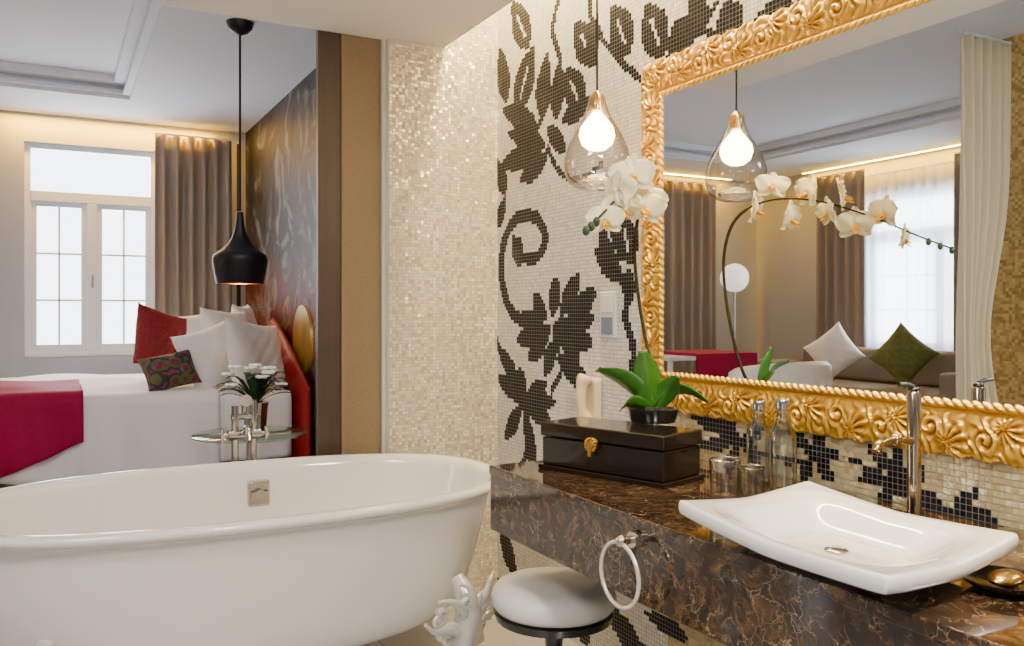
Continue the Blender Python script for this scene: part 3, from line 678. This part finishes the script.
# ---------------------------------------------------------------- orchid
def orchid():
    bx,by=-.215,1.80
    r=root("potted_orchid","cream orchid with arching stem in black planter on box","potted plant",(bx,by,TOP))
    parts=[MB().lathe([(.001,.0008),(.058,.0008),(.062,.012),(.066,.036),(.061,.036),(.056,.028),(.001,.028)],32,(bx,by,TOP)).obj("bowl",M_blackgl)]
    so=MB()
    for i in range(40):
        a=random.uniform(0,6.28); q=random.uniform(0,.045); so.ell((bx+q*math.cos(a),by+q*math.sin(a),TOP+.032),(.009,.009,.008),8,5)
    parts.append(so.obj("moss",M_soil))
    B0=Vector((bx,by,TOP+.032))
    def lf(tip,wv,w,bow,base=(0,0,0)):
        tip=Vector(tip); wv=Vector(wv).normalized(); dn=tip.normalized(); wv=(wv-dn*wv.dot(dn)).normalized(); nn=dn.cross(wv)
        if nn.z<0: nn=-nn
        v=[];f=[];n=18;m=8
        for i in range(n+1):
            t=i/n; c_=B0+Vector(base)+tip*t+nn*bow*math.sin(math.pi*t)
            ww=w*(math.sin(math.pi*min(1,.08+t*.89))**.75 if t<.97 else .35)
            for j in range(m+1):
                q=-1+2*j/m; v.append(c_+wv*q*ww*.5+nn*.012*abs(q)**1.2*ww/.06)
        for i in range(n):
            for j in range(m): a=i*(m+1)+j; f.append((a,a+1,a+m+2,a+m+1))
        o=mo("leaf",v,f,M_leaf,True); sm=o.modifiers.new("s","SOLIDIFY"); sm.thickness=.002; return o
    V=FW
    for tip,wv,w,bow in [(-RT*.150+UP*.105-V*.03,UP*.75-V*.65,.064,.025),(-RT*.03+UP*.155-V*.02,RT,.078,.0),
        (RT*.14+UP*.02-V*.03,UP*.5-V*.85,.062,.038),(RT*.055+UP*.09-V*.05,RT*.8-UP*.2-V*.3,.055,.01),(-RT*.09+UP*.005-V*.06,UP*.4-V*.6-RT*.3,.045,.02),(V*.12+RT*.06+UP*.05,RT,.05,.02)]:
        parts.append(lf(tip,wv,w,bow))
    path=catmull([(bx+.01,by+.01,TOP+.03),(-.180,1.855,1.00),(-.178,1.905,1.16),(-.182,1.925,1.31),(-.195,1.89,1.42),(-.24,1.81,1.468),(-.33,1.72,1.465),(-.44,1.63,1.42),(-.55,1.55,1.36),(-.62,1.50,1.325)],8)
    parts.append(MB().tube(path,[.0048 if i<36 else .0026 for i in range(len(path))],8).obj("stem",M_stem))
    def flower(pos,face,s=1.0,roll=0):
        face=Vector(face).normalized(); x_=UP.cross(face).normalized(); y_=face.cross(x_)
        v=[];f=[];mi_=[]
        def petal(ang,L,w,cup,mat,z0=0.0):
            n=8;m=6;b0=len(v)
            for i in range(n+1):
                t=i/n; ww=w*math.sin(math.pi*(t**.75)*.97+.03)**.65
                for j in range(m+1):
                    q=-1+2*j/m; lx=q*ww*.5; ly=L*t; lz=z0+cup*(t*t)-.06*abs(q)*ww+.003*math.sin(5*t+3*q)
                    X=lx*math.cos(ang)-ly*math.sin(ang); Y=lx*math.sin(ang)+ly*math.cos(ang)
                    v.append(Vector(pos)+(x_*X+y_*Y+face*lz)*s)
            for i in range(n):
                for j in range(m):
                    a=b0+i*(m+1)+j; f.append((a,a+1,a+m+2,a+m+1)); mi_.append(mat)
        for a in(0,2.2,-2.2): petal(a+roll,.042,.030,-.004,0)
        for a in(1.25,-1.25): petal(a+roll,.046,.052,.004,0,.003)
        petal(math.pi+roll,.02,.018,.016,1,.004); petal(math.pi+.6+roll,.013,.012,.014,1,.004); petal(math.pi-.6+roll,.013,.012,.014,1,.004)
        o=mo("flower",v,f,[M_petal,M_lip],True,mi=mi_); sm=o.modifiers.new("s","SOLIDIFY"); sm.thickness=.0012; return o
    spots=[((-.215,1.83,1.445),(-.55,-.80,-.10),1.15),((-.275,1.755,1.415),(-.35,-.93,-.15),1.1),((-.325,1.74,1.49),(.75,.25,.05),1.2),
           ((-.38,1.665,1.475),(-.6,-.75,.15),1.15),((-.42,1.655,1.395),(.6,-.5,-.1),1.1),((-.47,1.60,1.425),(.75,.1,0),1.1),((-.52,1.575,1.355),(-.45,-.85,-.15),.9),((-.25,1.80,1.51),(.5,-.6,.25),1.0),((-.36,1.70,1.43),(.8,.3,-.1),1.0)]
    for p,f_,s_ in spots: parts.append(flower(p,f_,s_*1.10,random.uniform(-.2,.2)))
    for i in(-1,-4,-7): parts.append(MB().ell(tuple(path[i]+Vector((0,0,-.005))),(.008,.008,.011),10,8).obj("bud",M_leafd))
    place(r,*parts)
orchid()

# ---------------------------------------------------------------- bottles and tumblers
def bottle(px,py,h,rad,group="glass water bottles on the counter"):
    p=onz(px,py,CTZ); r=root("glass_bottle","clear glass water bottle with cap on marble counter","bottle",(p.x,p.y,CTZ),group)
    pr=[(rad*.9,0),(rad,.006),(rad,h*.55),(rad*.96,h*.62),(rad*.55,h*.74),(rad*.45,h*.8),(rad*.45,h*.9)]
    b1=MB().lathe([(a,b2+.0008) for a,b2 in pr],28,(0,0,0),cap=False).obj("bottle_glass",M_bot)
    b2_=MB().lathe([(.001,.001),(rad*.88,.001),(rad*.9,.01),(.001,.01)],28).obj("bottle_base",M_bot)
    c_=MB().lathe([(rad*.5,h*.88),(rad*.55,h*.885),(rad*.55,h*.98),(rad*.45,h)],24).obj("bottle_cap",M_chrome)
    par(r,b1,b2_,c_)
bottle(783,494,.215,.030); bottle(759,484,.20,.028)
def tumbler(px,py,h,rad):
    p=onz(px,py,CTZ); r=root("glass_tumbler","clear cut glass tumbler on marble counter","glass",(p.x,p.y,CTZ),"tumblers on the counter")
    pr=[(.001,.001),(rad*.86,.001),(rad*.9,.006),(rad*1.0,h),(rad*.94,h),(rad*.84,.014),(.001,.012)]
    o=MB().lathe(pr,32).obj("tumbler_glass",M_glass); rr=MB().tube([(rad*.97*math.cos(a),rad*.97*math.sin(a),h) for a in [2*math.pi*i/32 for i in range(33)]],.0018,6).obj("tumbler_rim",M_bot)
    par(r,o,rr)
tumbler(725,502,.092,.034); tumbler(752,502,.075,.030)
p=onz(1006,590,CTZ)
r=root("amenity_dish","small dark glass dish with amber soap on counter","soap dish",(p.x,p.y,CTZ))
d1=MB().lathe([(.001,.001),(.04,.001),(.06,.014),(.062,.018),(.056,.016),(.038,.006),(.001,.006)],32).obj("dish",M_boxw)
d2=MB().ell((0,0,.018),(.034,.022,.011)).obj("soap",M_brass); par(r,d1,d2)
a=onx(603,292,0); b2=onx(618,338,0)
r=root("wall_switch","white wall switch plate with two rockers on mosaic","switch",(0,(a.y+b2.y)/2,b2.z))
ya,yb_=b2.y,a.y
sw=MB().box((-.012,ya,b2.z),(-.003,yb_,a.z)).obj("switch_plate",M_winfr,True,bevel=.003)
zm=(a.z+b2.z)/2
s1=MB().box((-.016,ya+.012,zm+.008),(-.0125,yb_-.012,a.z-.012)).obj("rocker",M_porc,True,bevel=.001)
s2=MB().box((-.016,ya+.012,b2.z+.012),(-.0125,yb_-.012,zm-.008)).obj("rocker",pm("blue_grey_rocker",(.16,.22,.32),.3),True,bevel=.001)
place(r,sw,s1,s2)
h0=onx(598,397,0)
r=root("wall_telephone","beige wall-mounted telephone handset on mosaic wall","telephone",(0,h0.y,h0.z-.09))
t1=MB().box((-.035,h0.y-.035,h0.z-.085),(-.003,h0.y+.035,h0.z+.065)).obj("phone_base",M_creamp,True,bevel=.012,seg=4)
t2=MB().tube(catmull([(-.050,h0.y,h0.z-.078),(-.064,h0.y,h0.z-.04),(-.068,h0.y,h0.z),(-.064,h0.y,h0.z+.04),(-.050,h0.y,h0.z+.072)],5),[.026,.027,.025,.022,.020,.018,.018,.018,.018,.018,.018,.018,.018,.018,.018,.020,.022,.024,.026,.026,.022],16).obj("handset",M_creamp)
place(r,t1,t2)

# ---------------------------------------------------------------- bed
BY0,BY1,BX0=6.02,8.0,-2.12; BT=.595
def bed():
    r=root("bed","large bed with white duvet and red tufted headboard","bed",((BX0)/2,(BY0+BY1)/2,0))
    ba=MB().box((BX0+.06,BY0+.06,.03),(-.12,BY1-.06,.26)).obj("bed_base",M_wood2,True,bevel=.01)
    ma=MB().box((BX0+.03,BY0+.03,.262),(-.12,BY1-.03,BT-.03)).obj("mattress",M_linen,True,bevel=.03,seg=3)
    def drape(x0,x1,y0,y1,off,hemf,nx,nyy,top=BT,both=True):
        v=[];f=[]; rad=.07; seq=[]
        for k_ in range(12): seq.append(('s',k_/11.))
        for k_ in range(1,6): seq.append(('c',k_/6.))
        for k_ in range(0,nyy+1): seq.append(('t',k_/nyy))
        if both:
            for k_ in range(1,6): seq.append(('d',k_/6.))
            for k_ in range(0,8): seq.append(('e',k_/7.))
        for i in range(nx+1):
            x=lerp(x0,x1,i/nx); hem=hemf(x)
            for kd,t in seq:
                if kd=='s': y=y0-off-.02*(1-t); z=lerp(hem,top-rad+off,t); y-= .026*(1-t)*math.sin(x*14+2*t)+.012*(1-t)*math.sin(x*31+z*6)
                elif kd=='c': a_=t*math.pi/2; y=y0-off+rad*(1-math.cos(a_)); z=top-rad+off+(rad)*math.sin(a_)
                elif kd=='t':
                    y=lerp(y0-off+rad,y1+(off-rad if both else 0),t); z=top+off+(.014*math.sin(x*6+y*3)+.010*math.sin(y*9-x*4))*min(1,t*6)
                elif kd=='d': a_=(1-t)*math.pi/2; y=y1+off-rad*(1-math.cos(a_)); z=top-rad+off+rad*math.sin(a_)
                else: y=y1+off; z=lerp(top-rad,.3,t)
                v.append((x,y,z))
        m=len(seq)
        for i in range(nx):
            for j in range(m-1): a_=i*m+j; f.append((a_,a_+m,a_+m+1,a_+1))
        return v,f
    v,f=drape(BX0-.02,-.62,BY0,BY1,.02,lambda x:.10+.012*math.sin(x*9),60,26)
    du=mo("duvet",v,f,M_linen,True); sm=du.modifiers.new("s","SOLIDIFY"); sm.thickness=.016; sm.offset=0
    v,f=drape(-.615,-.13,BY0+.01,BY1-.01,.005,lambda x:.14,12,20,BT-.01)
    sh=mo("sheet",v,f,M_linen,True); sm=sh.modifiers.new("s","SOLIDIFY"); sm.thickness=.01; sm.offset=0
    v,f=drape(BX0-.03,-1.44,BY0,7.05,.058,lambda x:interp([-2.15,-1.44],[.04,.34],x),40,24,both=False)
    ru=mo("bed_runner",v,f,M_mag,True); sm=ru.modifiers.new("s","SOLIDIFY"); sm.thickness=.010; sm.offset=0
    v=[];f=[]; n=90;m=40; hy0,hy1=5.90,8.12
    for i in range(n+1):
        t=i/n; y=lerp(hy0,hy1,t); e_=abs(2*t-1); zt2=.62+.48*(1-e_**1.2)
        for j in range(m+1):
            q=j/m; z=lerp(.0,zt2,q)
            tuft=abs(math.sin(math.pi*(y/.22+z/.22)))*abs(math.sin(math.pi*(y/.22-z/.22)))
            ed=min(1,q*8,(1-q)*8,t*12,(1-t)*12)
            v.append((-.03-.05*math.sqrt(max(0,ed))-.022*tuft*ed,y,z))
    for i in range(n):
        for j in range(m): a_=i*(m+1)+j; f.append((a_,a_+1,a_+m+2,a_+m+1))
    hb=mo("headboard",v,f,M_red,True); sm=hb.modifiers.new("s","SOLIDIFY"); sm.thickness=.02; sm.offset=0
    place(r,ba,ma,du,sh,ru,hb)
bed()
def pillow(name,label,cat,p,w,h,t,rot,mat,group=None):
    N=26; v=[];f=[]
    for sd in(1,-1):
        b0=len(v)
        for j in range(N+1):
            for i in range(N+1):
                u=-1+2*i/N; q=-1+2*j/N
                k_=(1-u**4)*(1-q**4); th=t*.5*max(0,k_)**.5*(.72+.28*(1-u*u)*(1-q*q))
                pin=1-.10*(1-abs(u)**2)*abs(q)**3; pin2=1-.10*(1-abs(q)**2)*abs(u)**3
                wr=.07*math.sin(u*6+q*4)+.07*math.sin(math.atan2(q,u)*7)*(u*u+q*q)*.5+.04*math.sin(u*15-q*12)
                v.append((u*w/2*pin2,sd*th*(1+wr),q*h/2*pin))
        for j in range(N):
            for i in range(N): a_=b0+j*(N+1)+i; c_=(a_,a_+1,a_+N+2,a_+N+1); f.append(c_ if sd<0 else c_[::-1])
    o=mo(name,v,f,mat,True); bm=bmesh.new(); bm.from_mesh(o.data); bmesh.ops.remove_doubles(bm,verts=bm.verts,dist=1e-4); bm.to_mesh(o.data); bm.free()
    o.location=p; o.rotation_euler=rot; tag(o,label,cat,group); return o
pillow("pillow","plump white pillow leaning at the head of bed","pillow",ony(213,358,6.44),.54,.48,.22,(D(-24),D(-12),D(38)),M_linen,"white bed pillows")
pillow("pillow","plump white pillow leaning against red headboard","pillow",ony(256,355,6.24),.58,.50,.22,(D(-14),D(7),D(42)),M_linen,"white bed pillows")
pillow("pillow","white pillow standing against headboard","pillow",ony(230,340,6.9),.62,.50,.20,(D(-16),D(3),D(48)),M_linen,"white bed pillows")
pillow("pillow","white pillow propped behind red cushion","pillow",ony(196,341,7.50),.68,.48,.20,(D(-15),D(-4),D(40)),M_linen,"white bed pillows")
pillow("pillow","white pillow standing against headboard","pillow",ony(246,331,7.36),.46,.46,.17,(D(-12),0,D(64)),M_linen,"white bed pillows")
pillow("cushion","red brocade square cushion propped on bed","cushion",ony(161,340,6.95),.46,.48,.20,(D(-14),D(16),D(32)),M_redc)
pillow("cushion","green and magenta patterned cushion on bed","cushion",ony(170,371,6.22),.37,.26,.16,(D(-25),D(-10),D(15)),M_pat)

# ---- bedside table
tc_=onz(250,433,.55); tx,ty=tc_.x,tc_.y
r=root("side_table","round glass side table on chrome stem beside bed","table",(tx,ty,0))
t1=MB().lathe([(.27,.538),(.275,.541),(.275,.547),(.27,.55)],48,(tx,ty,0)).obj("table_top",M_gtop)
t2=MB().lathe([(.16,0),(.16,.01),(.05,.02),(.02,.04),(.018,.50),(.06,.53),(.06,.537)],32,(tx,ty,0)).obj("pedestal",M_chrome)
place(r,t1,t2)
fx2,fy2=tx+.03,ty+.02
r=root("flower_vase","white lilies with dark leaves in mirrored vase","vase",(fx2,fy2,.5505))
v1=MB().lathe([(.05,0),(.052,.005),(.06,.12),(.065,.15),(.06,.15),(.001,.14)],24,(fx2,fy2,.5505)).obj("vase",M_chrome)
fo=MB(); pe=MB()
for i in range(38):
    a=random.uniform(0,6.28); L=random.uniform(.09,.20); rise=random.uniform(.04,.16); b0=Vector((fx2,fy2,.69)); d_=Vector((math.cos(a),math.sin(a),0)); s_=Vector((-d_.y,d_.x,0))
    vv=[];ff=[]
    for k_ in range(7):
        t=k_/6; c_=b0+d_*L*t+Vector((0,0,rise*math.sin(t*2))); w_=.02*math.sin(math.pi*min(1,t*.95+.05))
        vv+=[c_-s_*w_,c_+Vector((0,0,-.004)),c_+s_*w_]
    for k_ in range(6):
        for q_ in(0,1): a0=k_*3+q_; ff.append((a0,a0+1,a0+4,a0+3))
    fo.add(vv,ff)
    if i>=26:
        c_=b0+d_*L*.7+Vector((0,0,rise+.03))
        for g_ in range(5):
            an=g_*1.256; e1=Vector((math.cos(an)*.02,math.sin(an)*.02,.010)); pe.ell(tuple(c_+e1),(.015,.015,.009),8,6)
place(r,v1,fo.obj("leaves",M_leafd),pe.obj("blossoms",M_lily))
p=onx(304,340,.03)
dsc=MB().tube([(.05,p.y,p.z),(.010,p.y,p.z)],[.27,.26],48).obj("round_artwork",pm("painted_gold",(.42,.25,.03),.3,.3,vary=.8,bscale=7),True)
tag(dsc,"round golden painted disc on dark mural wall","wall art")

# ---------------------------------------------------------------- reflected side of the room
SO=.16
r=root("sofa","beige fabric sofa under the window","sofa",(-6.05,6.1,0))
s1=MB().box((-6.5+SO,5.0,.10),(-5.65+SO,7.2,.40)).obj("sofa_seat",M_sofa,True,bevel=.04,seg=3)
s2=MB().box((-6.5+SO,5.0,.405),(-6.3+SO,7.2,.76)).obj("backrest",M_sofa,True,bevel=.05,seg=3)
s3=MB().box((-6.5+SO,7.205,.10),(-5.65+SO,7.4,.60)).obj("armrest",M_sofa,True,bevel=.04,seg=3)
s4=MB().box((-6.5+SO,4.8,.10),(-5.65+SO,4.995,.60)).obj("armrest",M_sofa,True,bevel=.04,seg=3)
ft=[]
for a in(-6.24,-5.59):
    for b2 in(4.9,7.3): ft.append(MB().box((a-.03,b2-.03,0),(a+.03,b2+.03,.1)).obj("foot",M_black,False))
place(r,s1,s2,s3,s4,*ft)
pillow("cushion","silver white square cushion standing on sofa","cushion",(-5.82,6.45,.72),.48,.48,.20,(D(-12),D(38),D(60)),M_linen)
pillow("cushion","olive green square cushion standing on sofa","cushion",(-5.82,5.60,.72),.48,.48,.20,(D(-12),D(50),D(60)),M_green)
lx,ly=-5.62,7.75
r=root("floor_lamp","floor lamp with white globe shade on thin pole","floor lamp",(lx,ly,0))
g1=MB().ell((lx,ly,1.56),(.17,.17,.17),28,18).obj("globe_shade",pm("opal_globe",(.95,.95,.93),.3,emit=.9,ecol=(1,.97,.9)))
g2=MB().tube([(lx,ly,.02),(lx,ly,1.40)],.012,12).obj("pole",M_chrome)
g3=MB().lathe([(.15,0),(.15,.015),(.02,.03)],32,(lx,ly,0)).obj("base",M_chrome); place(r,g1,g2,g3)
r=root("writing_desk","white writing desk with magenta cloth in bedroom","desk",(-4.0,6.5,0))
d1=MB().box((-4.5,6.2,.70),(-3.4,6.85,.735)).obj("desk_top",M_winfr,True,bevel=.004)
d3=MB().box((-4.45,6.19,.7355),(-3.7,6.86,.76)).box((-4.45,6.165,.45),(-3.7,6.19,.76)).obj("table_cloth",M_mag,True,bevel=.006)
lg=[MB().lathe([(.018,0),(.026,.70)],12,(x,y,0)).obj("leg",M_winfr) for x in(-4.45,-3.45) for y in(6.25,6.8)]
place(r,d1,d3,*lg)
ax,ay=-3.75,5.2
r=root("armchair","rounded white tub armchair in bedroom","armchair",(ax,ay,0))
n=40; v=[];f=[]
prof=[(.36,.12),(.40,.3),(.42,.55),(.41,.72),(.37,.76),(.33,.72),(.32,.42),(.31,.12)]
for i in range(n+1):
    a=D(-60)+D(300)*i/n
    for rr_,z in prof:
        zz=z if z<.5 else .5+(z-.5)*(.55+.45*math.sin(math.pi*i/n)); v.append((ax+rr_*math.cos(a+D(180)),ay+rr_*math.sin(a+D(180)),zz))
m=len(prof)
for i in range(n):
    for j in range(m-1): q=i*m+j; f.append((q,q+1,q+m+1,q+m))
    f.append((i*m+m-1,i*m,(i+1)*m,(i+1)*m+m-1))
f.append(tuple(range(m))); f.append(tuple(n*m+j for j in range(m)))
bk=mo("backrest",v,f,M_leather,True); recalc(bk)
st=MB().lathe([(.001,.14),(.29,.14),(.30,.2),(.30,.38),(.27,.42),(.001,.43)],40,(ax,ay,0)).obj("seat",M_leather)
ft=[MB().lathe([(.015,0),(.02,.14)],12,(ax+.24*math.cos(a*1.571+.78),ay+.24*math.sin(a*1.571+.78),0)).obj("foot",M_black) for a in range(4)]
place(r,bk,st,*ft)

# ---------------------------------------------------------------- lights
def area(name,loc,rot,sx,sy,power,col):
    l=bpy.data.lights.new(name,'AREA'); l.shape='RECTANGLE'; l.size=sx; l.size_y=sy; l.energy=power; l.color=col
    o=link(bpy.data.objects.new(name,l)); o.location=loc; o.rotation_euler=rot; return o
area("daylight_and_fill",((wx0+wx1)/2,YW+1.2,1.9),(D(-90),0,0),4.5,4.5,700,(.84,.92,1))
area("daylight_and_fill",(XL-1.2,6,1.9),(0,D(-90),0),4.5,5,650,(.84,.92,1))
area("ceiling_fill",(-.95,.15,SZ-.01),(D(14),D(-12),0),.35,.35,74,(1,.90,.76))  # added fill under the soffit, out of view; no known fixture
area("ceiling_fill",(-2.7,.7,CZ-.01),(D(8),0,0),.9,.9,82,(1,.96,.91))  # unseen fill added to brighten the room, not a fitted lamp
area("daylight_and_fill",(-3.4,YB+.04,1.5),(D(90),0,D(-25)),1.6,1.5,14,(.96,.97,1))  # added frontal fill behind the camera; the back wall has no window
area("cove_and_fill",(-.76,YC+.05,2.62),(D(64),0,0),.9,.35,44,(1,.97,.93))  # added bedroom fill hidden behind the soffit, not a cove lamp
area("slot_light",(-.12,1.7,CZ-.03),(0,0,0),.14,2.7,92,(1,.76,.38))
area("cove_and_fill",(-1.15,YW-.11,CZ-.02),(0,0,0),1.7,.06,58,(1,.46,.015))
area("cove_and_fill",(-5.2,YW-.11,CZ-.02),(0,0,0),1.9,.06,52,(1,.46,.015))
area("cove_and_fill",(XL+.10,6.0,CZ-.02),(0,0,0),.06,3.2,60,(1,.48,.02))
w=bpy.data.worlds.new("world"); bpy.context.scene.world=w; w.use_nodes=True
w.node_tree.nodes["Background"].inputs[0].default_value=(.86,.93,1,1); w.node_tree.nodes["Background"].inputs[1].default_value=6.5
